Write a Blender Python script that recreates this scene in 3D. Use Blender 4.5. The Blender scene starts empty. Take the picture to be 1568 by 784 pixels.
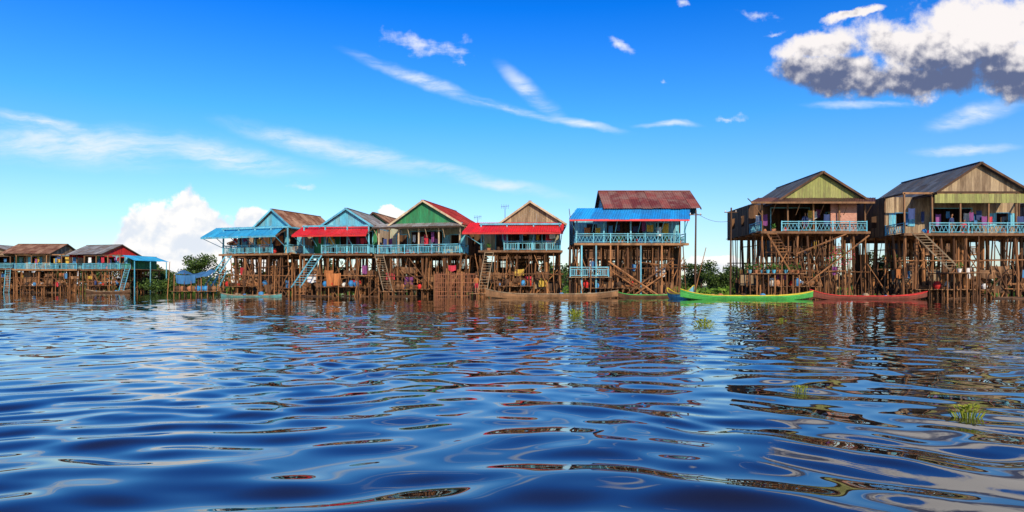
import bpy, math, random
import numpy as np
from mathutils import Vector, Matrix
R=random.Random(11)
F=1020.0; H=1.1; HY=437.0; CX=784.0
sc=bpy.context.scene
sc.view_settings.view_transform='Standard'; sc.view_settings.look='None'; sc.view_settings.exposure=0

# ---------------- node helpers ----------------
def N(nt,t,**k):
    n=nt.nodes.new(t)
    for a,b in k.items(): setattr(n,a,b)
    return n
def S(nt,sock,v):
    if isinstance(v,bpy.types.NodeSocket): nt.links.new(v,sock)
    else:
        if isinstance(v,(tuple,list)) and len(v)==3 and sock.type=='RGBA': v=(*v,1)
        sock.default_value=v
def M(nt,op,a,b=0.0,c=None,clamp=False):
    n=N(nt,'ShaderNodeMath',operation=op,use_clamp=clamp); S(nt,n.inputs[0],a); S(nt,n.inputs[1],b)
    if c is not None: S(nt,n.inputs[2],c)
    return n.outputs[0]
def VM(nt,op,a,b=(0,0,0)):
    n=N(nt,'ShaderNodeVectorMath',operation=op); S(nt,n.inputs[0],a)
    if op=='SCALE': S(nt,n.inputs[3],b); return n.outputs[0]
    if op=='LENGTH': return n.outputs[1]
    S(nt,n.inputs[1],b); return n.outputs[0]
def MIX(nt,f,a,b,bt='MIX'):
    n=N(nt,'ShaderNodeMix',data_type='RGBA',blend_type=bt); S(nt,n.inputs[0],f); S(nt,n.inputs[6],a); S(nt,n.inputs[7],b)
    return n.outputs[2]
def MR(nt,v,a,b,c=0.0,d=1.0,sm=True):
    n=N(nt,'ShaderNodeMapRange'); n.interpolation_type='SMOOTHSTEP' if sm else 'LINEAR'
    S(nt,n.inputs[0],v)
    for i,x in enumerate((a,b,c,d)): S(nt,n.inputs[i+1],x)
    return n.outputs[0]
def NOISE(nt,vec,scale,detail=4,rough=0.55,dist=0.0,col=False):
    n=N(nt,'ShaderNodeTexNoise'); S(nt,n.inputs['Vector'],vec); n.inputs['Scale'].default_value=scale
    n.inputs['Detail'].default_value=detail; n.inputs['Roughness'].default_value=rough; n.inputs['Distortion'].default_value=dist
    return n.outputs[1 if col else 0]
MATS={}
def newmat(name):
    m=bpy.data.materials.new(name); m.use_nodes=True; nt=m.node_tree
    return m,nt,nt.nodes['Principled BSDF']
def mat_var(name,c1,c2,grime=(0.06,0.04,0.03),ga=0.5,rough=0.8,gs=1.2,stretch=(1,1,0.25),bump=0.3,metal=0.0,spec=0.3):
    if name in MATS: return MATS[name]
    m,nt,p=newmat(name)
    geo=N(nt,'ShaderNodeNewGeometry'); tc=N(nt,'ShaderNodeTexCoord')
    mp=N(nt,'ShaderNodeMapping'); nt.links.new(tc.outputs['Object'],mp.inputs[0]); mp.inputs['Scale'].default_value=stretch
    rnd=geo.outputs['Random Per Island']
    off=N(nt,'ShaderNodeCombineXYZ'); S(nt,off.inputs[0],M(nt,'MULTIPLY',rnd,17.0)); S(nt,off.inputs[2],M(nt,'MULTIPLY',rnd,9.0))
    v=VM(nt,'ADD',mp.outputs[0],VM(nt,'SCALE',off.outputs[0],.35))
    base=MIX(nt,rnd,c1,c2)
    n1=NOISE(nt,v,gs,4,0.65); n2=NOISE(nt,v,gs*9,3,0.6)
    g=MR(nt,n1,0.40,0.66,0.0,ga)
    base=MIX(nt,g,base,grime)
    base=MIX(nt,1.0,base,MIX(nt,n2,(0.6,0.6,0.6),(1.35,1.35,1.35)),'MULTIPLY')
    nt.links.new(base,p.inputs['Base Color'])
    p.inputs['Roughness'].default_value=rough; p.inputs['Metallic'].default_value=metal
    p.inputs['Specular IOR Level'].default_value=spec
    b=N(nt,'ShaderNodeBump'); b.inputs['Strength'].default_value=bump; b.inputs['Distance'].default_value=0.03
    nt.links.new(n2,b.inputs['Height']); nt.links.new(b.outputs[0],p.inputs['Normal'])
    MATS[name]=m; return m
W_STILT=mat_var('stilt_timber',(0.07,0.03,0.014),(0.44,0.20,0.08),(0.04,0.02,0.012),0.7)
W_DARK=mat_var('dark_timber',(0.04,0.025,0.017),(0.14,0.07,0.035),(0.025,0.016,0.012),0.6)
W_MID=mat_var('brown_boards',(0.13,0.065,0.035),(0.34,0.18,0.085),(0.06,0.035,0.02),0.65)
W_GREY=mat_var('weathered_boards',(0.23,0.165,0.105),(0.42,0.32,0.20),(0.10,0.06,0.035),0.7)
W_BEIGE=mat_var('beige_boards',(0.48,0.37,0.24),(0.62,0.50,0.34),(0.22,0.14,0.08),0.6)
W_PALE=mat_var('pale_green_boards',(0.28,0.34,0.25),(0.42,0.43,0.32),(0.15,0.11,0.07),0.7)
P_LBLUE=mat_var('light_blue_paint',(0.07,0.37,0.55),(0.17,0.55,0.70),(0.12,0.15,0.15),0.6,rough=0.6)
P_BLUE=mat_var('blue_paint',(0.03,0.20,0.50),(0.05,0.30,0.62),(0.06,0.10,0.16),0.5,rough=0.6)
P_GREEN=mat_var('green_paint',(0.02,0.19,0.08),(0.04,0.28,0.11),(0.05,0.09,0.04),0.55,rough=0.6)
P_OLIVE=mat_var('olive_paint',(0.22,0.25,0.07),(0.32,0.33,0.11),(0.15,0.12,0.06),0.65,rough=0.7)
P_RED=mat_var('red_paint',(0.50,0.02,0.02),(0.66,0.035,0.03),(0.22,0.03,0.02),0.5,rough=0.6)
P_WHITE=mat_var('white_paint',(0.62,0.62,0.6),(0.78,0.78,0.76),(0.4,0.36,0.3),0.5,rough=0.6)
P_YEL=mat_var('yellow_paint',(0.60,0.48,0.03),(0.70,0.56,0.06),(0.4,0.3,0.05),0.5,rough=0.6)
P_LGREEN=mat_var('bright_green_paint',(0.05,0.36,0.07),(0.08,0.45,0.09),(0.06,0.20,0.05),0.5,rough=0.5)
def metal(name,a,b,g,ga): return mat_var(name,a,b,g,ga,rough=0.5,gs=0.7,stretch=(1,1,1),bump=0.1,metal=0.0,spec=0.4)
R_BROWN=metal('rusty_iron_sheet',(0.24,0.13,0.08),(0.44,0.27,0.18),(0.14,0.05,0.025),0.9)
R_REDB=metal('oxide_red_iron_sheet',(0.15,0.035,0.03),(0.32,0.09,0.07),(0.30,0.21,0.17),0.6)
R_RED=metal('red_iron_sheet',(0.36,0.035,0.03),(0.50,0.06,0.045),(0.16,0.03,0.025),0.7)
R_ARED=metal('bright_red_awning_sheet',(0.66,0.012,0.02),(0.82,0.025,0.03),(0.45,0.03,0.03),0.6)
R_ABLUE=metal('blue_awning_sheet',(0.01,0.23,0.62),(0.02,0.34,0.78),(0.03,0.16,0.4),0.6)
R_LBLUE=metal('light_blue_awning_sheet',(0.03,0.33,0.64),(0.05,0.45,0.76),(0.05,0.25,0.42),0.6)
R_GREY=metal('grey_iron_sheet',(0.18,0.20,0.22),(0.34,0.36,0.38),(0.14,0.10,0.08),0.8)
R_SLATE=metal('slate_blue_iron_sheet',(0.06,0.085,0.12),(0.13,0.16,0.21),(0.08,0.07,0.07),0.7)
R_DARK=metal('dark_brown_iron_sheet',(0.07,0.035,0.028),(0.15,0.07,0.05),(0.04,0.025,0.02),0.7)
def brickmat():
    m,nt,p=newmat('pink_brick'); tc=N(nt,'ShaderNodeTexCoord'); mp=N(nt,'ShaderNodeMapping')
    mp.inputs['Rotation'].default_value=(math.radians(-90),0,0); nt.links.new(tc.outputs['Object'],mp.inputs[0])
    b=N(nt,'ShaderNodeTexBrick'); nt.links.new(mp.outputs[0],b.inputs[0]); b.inputs['Scale'].default_value=3
    b.inputs['Color1'].default_value=(0.36,0.13,0.09,1); b.inputs['Color2'].default_value=(0.48,0.22,0.16,1); b.inputs['Mortar'].default_value=(0.42,0.34,0.28,1)
    nt.links.new(b.outputs[0],p.inputs['Base Color']); p.inputs['Roughness'].default_value=0.9; return m
BRICK=brickmat()
def cloth(name,a,b): return mat_var(name,a,b,tuple(x*0.5 for x in a),0.5,rough=0.9)
C_TARP=cloth('blue_tarpaulin',(0.04,0.15,0.34),(0.07,0.23,0.45))
C_OR=cloth('orange_cloth',(0.42,0.15,0.05),(0.48,0.18,0.06))
C_LIST=[cloth('red_cloth',(0.5,0.03,0.05),(0.55,0.05,0.08)),cloth('yellow_cloth',(0.5,0.33,0.05),(0.55,0.38,0.08)),
        cloth('white_cloth',(0.6,0.6,0.6),(0.75,0.75,0.75)),cloth('navy_cloth',(0.03,0.05,0.15),(0.05,0.08,0.22)),
        cloth('purple_cloth',(0.2,0.05,0.2),(0.25,0.08,0.25)),C_OR,C_TARP]
SKIN=mat_var('skin',(0.33,0.16,0.09),(0.33,0.16,0.09),(0.25,0.12,0.07),0.3,rough=0.6)
HAIR=mat_var('black_hair',(0.01,0.008,0.006),(0.015,0.01,0.008),(0.01,0.008,0.006),0.2,rough=0.5)
TERRA=mat_var('terracotta',(0.35,0.13,0.06),(0.45,0.2,0.1),(0.15,0.08,0.05),0.5)
def leafmat(name,a,b): return mat_var(name,a,b,tuple(x*0.5 for x in a),0.5,rough=0.6,gs=0.4,stretch=(1,1,1),bump=0.0)
L_TREE=leafmat('tree_foliage',(0.018,0.045,0.010),(0.085,0.15,0.022))
L_REED=leafmat('reed_foliage',(0.07,0.18,0.02),(0.17,0.31,0.03))
L_HYA=leafmat('hyacinth_leaf',(0.18,0.26,0.02),(0.40,0.42,0.04))
L_POT=leafmat('pot_plant_leaf',(0.04,0.14,0.02),(0.10,0.25,0.04))
FLOW=mat_var('pink_flower',(0.6,0.03,0.1),(0.7,0.1,0.2),(0.5,0.03,0.1),0.2)

# ---------------- mesh builder ----------------
class MB:
    def __init__(s): s.v=[]; s.f=[]; s.m=[]; s.mats=[]
    def mi(s,m):
        if m not in s.mats: s.mats.append(m)
        return s.mats.index(m)
    def add(s,vs,fs,m):
        o=len(s.v); i=s.mi(m); s.v+= [tuple(v) for v in vs]
        for f in fs: s.f.append(tuple(o+k for k in f)); s.m.append(i)
    def hexa(s,b,t,m):
        s.add(list(b)+list(t),[(3,2,1,0),(4,5,6,7),(0,1,5,4),(1,2,6,5),(2,3,7,6),(3,0,4,7)],m)
    def box(s,x0,x1,y0,y1,z0,z1,m):
        s.hexa([(x0,y0,z0),(x1,y0,z0),(x1,y1,z0),(x0,y1,z0)],[(x0,y0,z1),(x1,y0,z1),(x1,y1,z1),(x0,y1,z1)],m)
    def beam(s,p,q,w,h,m):
        p=Vector(p);q=Vector(q); d=(q-p).normalized()
        up=Vector((0,0,1)) if abs(d.z)<0.9 else Vector((0,1,0))
        a=d.cross(up).normalized()*w/2; b=a.cross(d).normalized()*h/2
        s.hexa([p-a-b,p+a-b,p+a+b,p-a+b],[q-a-b,q+a-b,q+a+b,q-a+b],m)
    def cyl(s,p,q,r0,r1,m,n=6,bend=0.0):
        p=Vector(p);q=Vector(q); d=(q-p).normalized()
        up=Vector((0,0,1)) if abs(d.z)<0.9 else Vector((0,1,0))
        a=d.cross(up).normalized(); b=a.cross(d)
        k=3 if bend else 2; vs=[]
        off=(a*R.uniform(-1,1)+b*R.uniform(-1,1))*bend
        for j in range(k):
            t=j/(k-1); c=p.lerp(q,t)+(off if 0<j<k-1 else Vector()); r=r0+(r1-r0)*t
            for i in range(n):
                an=2*math.pi*i/n; vs.append(c+a*math.cos(an)*r+b*math.sin(an)*r)
        fs=[]
        for j in range(k-1):
            for i in range(n): fs.append((j*n+i,j*n+(i+1)%n,(j+1)*n+(i+1)%n,(j+1)*n+i))
        fs.append(tuple(range(n))[::-1]); fs.append(tuple((k-1)*n+i for i in range(n)))
        s.add(vs,fs,m)
    def lathe(s,c,prof,m,n=12):
        vs=[];fs=[]
        for r,z in prof:
            for i in range(n):
                a=2*math.pi*i/n; vs.append((c[0]+r*math.cos(a),c[1]+r*math.sin(a),c[2]+z))
        for j in range(len(prof)-1):
            for i in range(n): fs.append((j*n+i,j*n+(i+1)%n,(j+1)*n+(i+1)%n,(j+1)*n+i))
        s.add(vs,fs,m)
    def sheets(s,A,B,C,Dp,m,w=0.85,ln=2.0,amp=0.022):
        A,B,C,Dp=map(Vector,(A,B,C,Dp))
        wid=max((B-A).length,(C-Dp).length); hei=max((Dp-A).length,(C-B).length)
        nx=max(1,round(wid/w)); ny=max(1,round(hei/ln)); nrm=(B-A).cross(Dp-A)
        if nrm.length<1e-6: nrm=(C-Dp).cross(A-Dp)
        nrm.normalize()
        if nrm.z<0: nrm=-nrm
        def P(u,v): return A.lerp(B,u).lerp(Dp.lerp(C,u),v)
        for i in range(nx):
            for j in range(ny):
                base=0.006*((i%2))+0.02*(ny-1-j)/ny+R.uniform(0,0.018)
                slip=R.uniform(-0.06,0.05)/hei
                u0=i/nx-0.02/nx; u1=(i+1)/nx+0.04/nx; v0=max(0,j/ny-0.03); v1=(j+1)/ny+slip*(j==ny-1)
                k=12; vs=[]; tw=R.uniform(-.015,.02)
                for t in range(k+1):
                    u=u0+(u1-u0)*t/k; o=base+amp*math.cos(t/k*math.pi*8)
                    vs.append(P(u,v0)+nrm*(o+0.012)); vs.append(P(u,v1)+nrm*(o+tw*t/k))
                s.add(vs,[(2*t,2*t+1,2*t+3,2*t+2) for t in range(k)],m)
    def boards(s,p,q,zb,zt,m,openings=(),bw=0.2,th=0.03):
        p=Vector((p[0],p[1],0));q=Vector((q[0],q[1],0)); L=(q-p).length; n=max(1,int(L/bw)); d=(q-p)/L
        nm=Vector((-d.y,d.x,0))*th/2
        f=zt if callable(zt) else (lambda x:zt)
        for i in range(n):
            a=L*i/n+0.004; b=L*(i+1)/n-0.004; c=(a+b)/2
            cuts=[o for o in openings if o[0]<c<o[1]]
            parts=[]; lo=zb
            for o in sorted(cuts,key=lambda o:o[2]):
                if o[2]>lo+0.02: parts.append((lo,o[2],False))
                lo=o[3]
            parts.append((lo,None,True))
            off=nm.normalized()*R.uniform(-0.008,0.008)
            for l,h,top in parts:
                ha=f(a) if top else h; hb=f(b) if top else h
                if max(ha,hb)<=l+0.02: continue
                ha=max(ha,l+0.01); hb=max(hb,l+0.01)
                pa=p+d*a+off; pb=p+d*b+off
                s.hexa([pa-nm+Vector((0,0,l)),pb-nm+Vector((0,0,l)),pb+nm+Vector((0,0,l)),pa+nm+Vector((0,0,l))],
                       [pa-nm+Vector((0,0,ha)),pb-nm+Vector((0,0,hb)),pb+nm+Vector((0,0,hb)),pa+nm+Vector((0,0,ha))],m)
    def rail(s,p,q,m,h=0.85,sp=0.16,style=0):
        p=Vector(p);q=Vector(q);L=(q-p).length; d=(q-p)/L; up=Vector((0,0,1))
        for z,t in ((h,0.07),(0.12,0.05),(h*0.78,0.045)):
            s.beam(p+up*z,q+up*(z+R.uniform(-.03,.03)),0.05,t,m)
        n=max(1,round(L/1.5))
        for i in range(n+1): s.beam(p+d*L*i/n,p+d*L*i/n+up*(h+0.06),0.08,0.08,m)
        n=max(1,int(L/sp))
        for i in range(n):
            if R.random()<.04: continue
            c=p+d*(L*(i+0.5)/n)
            if style==0: s.beam(c+up*0.12,c+up*h*0.78,0.05,0.03,m)
            elif style==1:
                e=d*0.1*(1 if i%2 else -1); s.beam(c-e+up*0.12,c+e+up*h*0.78,0.03,0.04,m)
            else: s.beam(c+up*0.12,c+up*h,0.09,0.025,m)
    def ladder(s,p,q,w,m,ax=(1,0,0),rung=0.3):
        p=Vector(p);q=Vector(q);ax=Vector(ax)*w/2
        s.beam(p-ax,q-ax,0.06,0.10,m); s.beam(p+ax,q+ax,0.06,0.10,m)
        n=int((p-q).length/rung)
        for i in range(1,n): c=p.lerp(q,i/n); s.beam(c-ax,c+ax,0.11,0.035,m)
    def clothsheet(s,x0,x1,y,zt,zb,m,wav=0.06):
        k=max(4,int((x1-x0)/0.08)); r=4; vs=[]; ph=R.uniform(0,6)
        for j in range(r+1):
            for i in range(k+1):
                t=i/k; v=j/r
                vs.append((x0+(x1-x0)*t, y+wav*v*math.sin(t*(x1-x0)*9+ph)+0.02*math.sin(t*31), zt+(zb-zt)*v-0.05*math.sin(math.pi*t)+0.04*v*math.sin(t*7+ph)))
        s.add(vs,[(j*(k+1)+i,j*(k+1)+i+1,(j+1)*(k+1)+i+1,(j+1)*(k+1)+i) for j in range(r) for i in range(k)],m)
    def leaves(s,c,rad,n,size,m,flat=0.0):
        c=Vector(c)
        for _ in range(n):
            while True:
                d=Vector((R.uniform(-1,1),R.uniform(-1,1),R.uniform(-1,1)))
                if d.length<1: break
            p=c+Vector((d.x*rad[0],d.y*rad[1],d.z*rad[2]))
            a=Vector((R.gauss(0,1),R.gauss(0,1),R.gauss(0,1)*(1-flat))).normalized()
            b=a.cross(Vector((R.gauss(0,1)*(1-flat),R.gauss(0,1)*(1-flat),1))).normalized()
            z=size*R.uniform(0.6,1.3)
            s.add([p-a*z*.5,p+b*z*.3,p+a*z*.5,p-b*z*.3],[(0,1,2,3)],m)
    def obj(s,name,parent=None,smooth=False):
        me=bpy.data.meshes.new(name); me.from_pydata(s.v,[],s.f)
        for m in s.mats: me.materials.append(m)
        me.polygons.foreach_set('material_index',s.m)
        if smooth: me.polygons.foreach_set('use_smooth',[True]*len(s.f))
        me.update(); o=bpy.data.objects.new(name,me); sc.collection.objects.link(o)
        if parent: o.parent=parent
        return o
def empty(name,loc,rot=0):
    e=bpy.data.objects.new(name,None); e.location=loc; e.rotation_euler=(0,0,math.radians(rot)); e.empty_display_size=0.3
    sc.collection.objects.link(e); return e
def wx(px,D): return (px-CX)/F*D
def wz(py,D): return H+(HY-py)/F*D

# ---------------- stilt house ----------------
def stilt_house(name,D,xl,xr,fl,ev,pk,pkx,g0,g1,L=9,ver=2.2,gy=0.0,rot=0,gable=W_GREY,wall=W_GREY,roofL=R_GREY,roofR=R_GREY,
        rail=P_LBLUE,railpx=None,awn=None,post=W_MID,dens=1.0,barge=W_DARK,side=None,lower=True,clutter=1.0,rstyle=0,doors=True,trim=P_LBLUE,wall_and_screen=0.6):
    xc=wx((xl+xr)/2,D); E=empty(name,(xc,D,0),rot)
    X=lambda px,y=0: wx(px,D+y)-xc
    Z=lambda py,y=0: wz(py,D+y)
    side=side or wall
    x0,x1=X(xl),X(xr); zf=Z(fl); ze=Z(ev,gy); zp=Z(pk,gy); xp=X(pkx,gy); a0,a1=X(g0,gy),X(g1,gy)
    b=MB(); ys=[0.12]
    while ys[-1]<L-1: ys.append(ys[-1]+R.uniform(1.3,1.8))
    cols=max(4,int((x1-x0)/(1.15/dens)))
    grid=[]
    for y in ys:
        row=[]
        for i in range(cols+1):
            x=x0+0.1+(x1-x0-0.2)*i/cols+R.uniform(-.38,.38)*(0<i<cols); yy=y+R.uniform(-.3,.3)*(y>1)
            r=R.choice((.045,.06,.08,.11,.13)); tx=x+R.uniform(-.15,.15)
            b.cyl((x+R.uniform(-.3,.3),yy+R.uniform(-.15,.15),-1.2),(tx,yy,zf-0.09),r*1.15,r*.9,W_STILT,bend=0.12); row.append((tx,yy))
            if R.random()<.25: b.cyl((x+.15,yy,-1.2),(tx+.18,yy,zf-0.09),.05,.04,W_STILT,bend=0.1)
        grid.append(row)
    for ri,row in enumerate(grid):
        for _ in range(max(2,cols//3)):
            i0=R.randrange(0,cols); i1=min(cols,i0+R.randint(1,4)); z=R.uniform(.3,zf-.5)
            b.cyl((row[i0][0]-R.uniform(.1,.6),row[0][1]-0.12,z),(row[i1][0]+R.uniform(.1,.6),row[0][1]-0.12,z+R.uniform(-.25,.25)),0.05,0.035,W_STILT,bend=0.08)
        if ri==0 or R.random()<.4:
            z=zf*R.uniform(.4,.7); b.cyl((x0-0.3,row[0][1]-0.1,z),(x1+0.3,row[0][1]-0.1,z+R.uniform(-.2,.2)),0.055,0.045,W_STILT,bend=0.1)
        for i in range(len(row)-1):
            if R.random()<0.65:
                s=R.choice((-1,1)); za,zb=R.uniform(-.2,1.4),R.uniform(1.8,zf-0.15); j=R.choice((1,1,2,3))
                k=i+s*j
                if 0<=k<len(row): b.cyl((row[i][0],row[i][1]-.14,za),(row[k][0],row[k][1]-.14,zb),0.05,0.035,W_STILT,bend=0.08)
    for _ in range(int(34*clutter)):
        x=R.uniform(x0-.5,x1+.5); y=R.uniform(-1.4,1.8); h=R.uniform(0.5,zf*0.98)
        if R.random()<.4: b.cyl((x,y,-1),(x+R.uniform(-2.4,2.4),y+R.uniform(0,.8),h),0.05,0.03,W_STILT,bend=0.1)
        else: b.cyl((x,y,-1),(x+R.uniform(-.25,.25),y,h),0.05,0.03,W_STILT,bend=0.08)
    for _ in range(int(6*clutter)):
        x=R.uniform(x0,x1-1.5); y=R.uniform(-1.3,1); b.cyl((x,y,R.uniform(0,.12)),(x+R.uniform(1,3.5),y+R.uniform(-.4,.4),R.uniform(0,.15)),.09,.06,W_DARK,bend=.05)
    for y in ys: b.beam((x0-.2,y,zf-.16),(x1+.2,y,zf-.16),0.1,0.14,W_STILT)
    b.obj('stilts',E)
    b=MB(); n=int((x1-x0+.3)/0.2)
    for i in range(n):
        a=x0-.15+(x1-x0+.3)*i/n; b.box(a+.004,a+.196,-0.18-R.uniform(0,.14),L,zf-.08,zf-.03+R.uniform(-.006,.006),W_MID)
    b.beam((x0-.2,-.34,zf-.12),(x1+.2,-.34,zf-.14),0.05,0.2,W_MID)
    b.obj('deck',E)
    b=MB(); wt=ze-0.05; ops=[]; wl=x1-x0
    if doors:
        k=max(2,int(wl/2.6)); dr=R.randrange(k)
        for i in range(k):
            c=wl*(i+.5)/k
            if i==dr: ops.append((c-.55,c+.55,zf,zf+2.0))
            else: ops.append((c-.5,c+.5,zf+.8,zf+1.9))
        c=wl*R.uniform(.3,.7); hw=min(1.7,wl*.25); ops=[o for o in ops if abs((o[0]+o[1])/2-c)>hw+.6]+[(c-hw,c+hw,zf,min(zf+2.3,wt-.1))]
    b.boards((x0,ver),(x1,ver),zf-.02,wt,wall,ops)
    sops=[(1.2,2.1,zf+.8,zf+1.8),(L-ver-2.3,L-ver-1.4,zf+.8,zf+1.8)] if L-ver>5 else []
    b.boards((x0,ver),(x0,L),zf-.02,wt,side,sops); b.boards((x1,ver),(x1,L),zf-.02,wt,side,sops); b.boards((x0,L),(x1,L),zf-.02,wt,side)
    for o in ops:
        xa,xb=x0+o[0],x0+o[1]; y=ver-.05
        b.beam((xa-.04,y,o[2]),(xa-.04,y,o[3]),.08,.05,trim); b.beam((xb+.04,y,o[2]),(xb+.04,y,o[3]),.08,.05,trim); b.beam((xa-.08,y,o[3]+.04),(xb+.08,y,o[3]+.04),.05,.08,trim)
        if o[2]>zf+.1 and R.random()<.8:
            for sg,xx in ((-1,xa-.1),(1,xb+.1)): b.boards((xx+min(0,sg*.5),y-.03),(xx+max(0,sg*.5),y-.03),o[2],o[3],trim,bw=.12)
    for x in (x0,x1): b.beam((x,ver-.02,zf),(x,ver-.02,wt),.12,.12,W_DARK)
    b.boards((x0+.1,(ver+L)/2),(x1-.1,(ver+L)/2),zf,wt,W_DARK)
    b.obj('walls',E)
    b=MB(); n=max(2,round(wl/2.2))
    for i in range(n+1):
        x=x0+.06+(wl-.12)*i/n; b.beam((x,0.02,zf-.1),(x+R.uniform(-.05,.05),0.02,ze-.1),.12,.12,post)
    b.beam((x0-.1,0.02,ze-.1),(x1+.1,0.02,ze-.1),.12,.16,post)
    for x in (x0+.06,x1-.06): b.beam((x,0,ze-.12),(x,L,ze-.12),.1,.14,post)
    b.obj('veranda_posts',E)
    b=MB(); s0=a0+.25; s1=a1-.25
    def zt(s):
        x=s0+s
        t=(x-a0)/(xp-a0) if x<xp else (a1-x)/(a1-xp)
        return ze+(zp-ze)*t-.06
    b.boards((s0,gy),(s1,gy),ze-.02,zt,gable,bw=.22); b.boards((s0,L),(s1,L),ze-.02,zt,W_GREY,bw=.3)
    b.beam((a0,gy-.04,ze-.03),(a1,gy-.04,ze-.03),.06,.16,barge)
    b.obj('gable',E)
    b=MB(); yf=gy-.45; yb=L+.4
    el=ze-.1*(zp-ze)/(xp-a0); er=ze-.1*(zp-ze)/(a1-xp)
    b.sheets((xp,yb,zp),(xp,yf,zp),(a0-.15,yf,el),(a0-.15,yb,el),roofL)
    b.sheets((xp,yf,zp),(xp,yb,zp),(a1+.15,yb,er),(a1+.15,yf,er),roofR)
    b.beam((xp,yf-.03,zp+.04),(xp,yb,zp+.04),.3,.05,roofR)
    for ax in (a0-.18,a1+.18): b.beam((ax,yf-.02,ze-.11),(xp,yf-.02,zp-.03),.05,.17,barge)
    b.beam((a0-.12,yf,ze-.2),(a0-.12,yb,ze-.2),.04,.12,barge); b.beam((a1+.12,yf,ze-.2),(a1+.12,yb,ze-.2),.04,.12,barge)
    b.obj('roof',E)
    if awn:
        ax0,ax1,tp,lp,pr,am,fm=awn
        b=MB(); ty=max(gy-.05,0.05); zt_=Z(tp,ty); zl=Z(lp,-pr); xa,xb=X(ax0,-pr),X(ax1,-pr); ua,ub=X(ax0+12,ty),X(ax1,ty)
        b.sheets((ua,ty,zt_),(ub,ty,zt_),(xb,-pr,zl),(xa,-pr,zl),am,ln=3)
        b.beam((xa,-pr+.02,zl-.06),(xb,-pr+.02,zl-.06),.04,.16,fm)
        k=max(2,round((xb-xa)/2))
        for i in range(k+1):
            x=xa+.1+(xb-xa-.2)*i/k; xx=min(max(x,x0),x1)
            b.cyl((x,-pr+.1,zl-.05),(xx,0.02,zl-1.0),.035,.035,post); b.beam((x,-pr+.05,zl-.05),(x,ty,zt_-.06),.05,.07,W_MID)
        b.obj('awning',E)
    if railpx is None: railpx=(xl,xr)
    b=MB(); b.rail((X(railpx[0]),-.12,zf-.03),(X(railpx[1]),-.12,zf-.03),rail,style=rstyle)
    b.rail((x0+.02,0,zf-.03),(x0+.02,ver-.1,zf-.03),rail,style=rstyle); b.rail((x1-.02,0,zf-.03),(x1-.02,ver-.1,zf-.03),rail,style=rstyle)
    b.obj('balustrade',E)
    b=MB()
    for _ in range(int(9*clutter)):
        x=R.uniform(x0+.3,x1-1); w=R.uniform(.25,.6); zt0=R.uniform(zf+1.5,min(ze-.3,zf+2.1)); b.clothsheet(x,x+w,R.uniform(.3,ver-.3),zt0,zt0-R.uniform(.5,1.0),R.choice(C_LIST))
    for _ in range(int(7*clutter)):
        x=R.uniform(x0+.3,x1-.4); y=R.uniform(.3,ver-.4); r=R.uniform(.12,.25)
        b.lathe((x,y,zf-.03),[(r*.6,0),(r,r*.8),(r*1.05,r*1.3),(r*.6,r*2),(r*.65,r*2.2)],R.choice((TERRA,P_BLUE,W_DARK,P_RED)))
    for _ in range(int(4*clutter)):
        x=R.uniform(x0+.3,x1-.4); y=.15; b.lathe((x,y,zf-.03),[(.09,0),(.14,.22),(.15,.24),(.1,.2)],TERRA); b.leaves((x,y,zf+.42),(.2,.2,.25),40,.12,L_POT)
    if lower:
        zl=R.uniform(.7,1.1); xa=R.uniform(x0,x0+wl*.3); xb=xa+wl*R.uniform(.4,.6); n=int((xb-xa)/.2)
        for i in range(n): b.box(xa+.2*i,xa+.2*i+.19,-.9-R.uniform(0,.3),2.5,zl-.04+R.uniform(-.02,.02),zl+R.uniform(0.0,.03),W_MID)
        for i in range(int((xb-xa)/1.0)): b.cyl((xa+i*1.0+.2,-.85,-1),(xa+i+.2,-.85,zl+R.uniform(0,1)),.05,.045,W_STILT)
        for _ in range(int(14*clutter)):
            x=R.uniform(xa,xb); y=R.uniform(-.6,1.5); r=R.uniform(.12,.32); b.lathe((x,y,zl+.01),[(r*.6,0),(r,r*.8),(r*1.05,r*1.3),(r*.6,r*2),(r*.65,r*2.2)],R.choice((TERRA,P_BLUE,W_MID,W_DARK,W_DARK,P_RED,P_WHITE)))
        for _ in range(int(5*clutter)):
            x=R.uniform(xa,xb-.8); y=R.uniform(-.3,1.5)
            for j in range(9): b.cyl((x+R.uniform(-.1,.1),y+.1*(j%3),zl+.06+.1*(j//3)),(x+R.uniform(.7,1.1),y+.1*(j%3),zl+.06+.1*(j//3)+R.uniform(-.02,.02)),.05,.05,W_STILT,5)
        for _ in range(int(3*clutter)):
            x=R.uniform(x0,x1-1.2); w=R.uniform(.4,1.0); zt0=R.uniform(1.6,3.2); b.clothsheet(x,x+w,R.uniform(-.2,1.5),zt0,zt0-R.uniform(.4,.9),R.choice(C_LIST))
        for _ in range(int(5*clutter)):
            x=R.uniform(x0,x1-1); z=R.uniform(1,3); y=R.uniform(0,1.6); b.clothsheet(x,x+R.uniform(.8,1.8),y,z,z-R.uniform(.4,.8),W_MID,.15)
    k=int(wl/1.4)
    for i in range(k):
        if R.random()<wall_and_screen:
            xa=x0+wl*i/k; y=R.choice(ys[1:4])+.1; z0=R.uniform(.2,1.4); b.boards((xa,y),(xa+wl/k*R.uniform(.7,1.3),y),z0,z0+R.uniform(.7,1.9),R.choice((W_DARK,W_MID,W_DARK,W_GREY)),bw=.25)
        if R.random()<wall_and_screen+.3:
            xa=x0+wl*i/k; y=ys[-2]; z0=R.uniform(.0,.6); b.boards((xa,y),(xa+wl/k,y),z0,z0+R.uniform(1.4,3.9),W_DARK,bw=.3)  # dark board screens added at the back row to darken the space under the deck
    b.obj('goods_and_dark_screens',E)
    return E,X,Z,x0,x1,zf,ze

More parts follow.
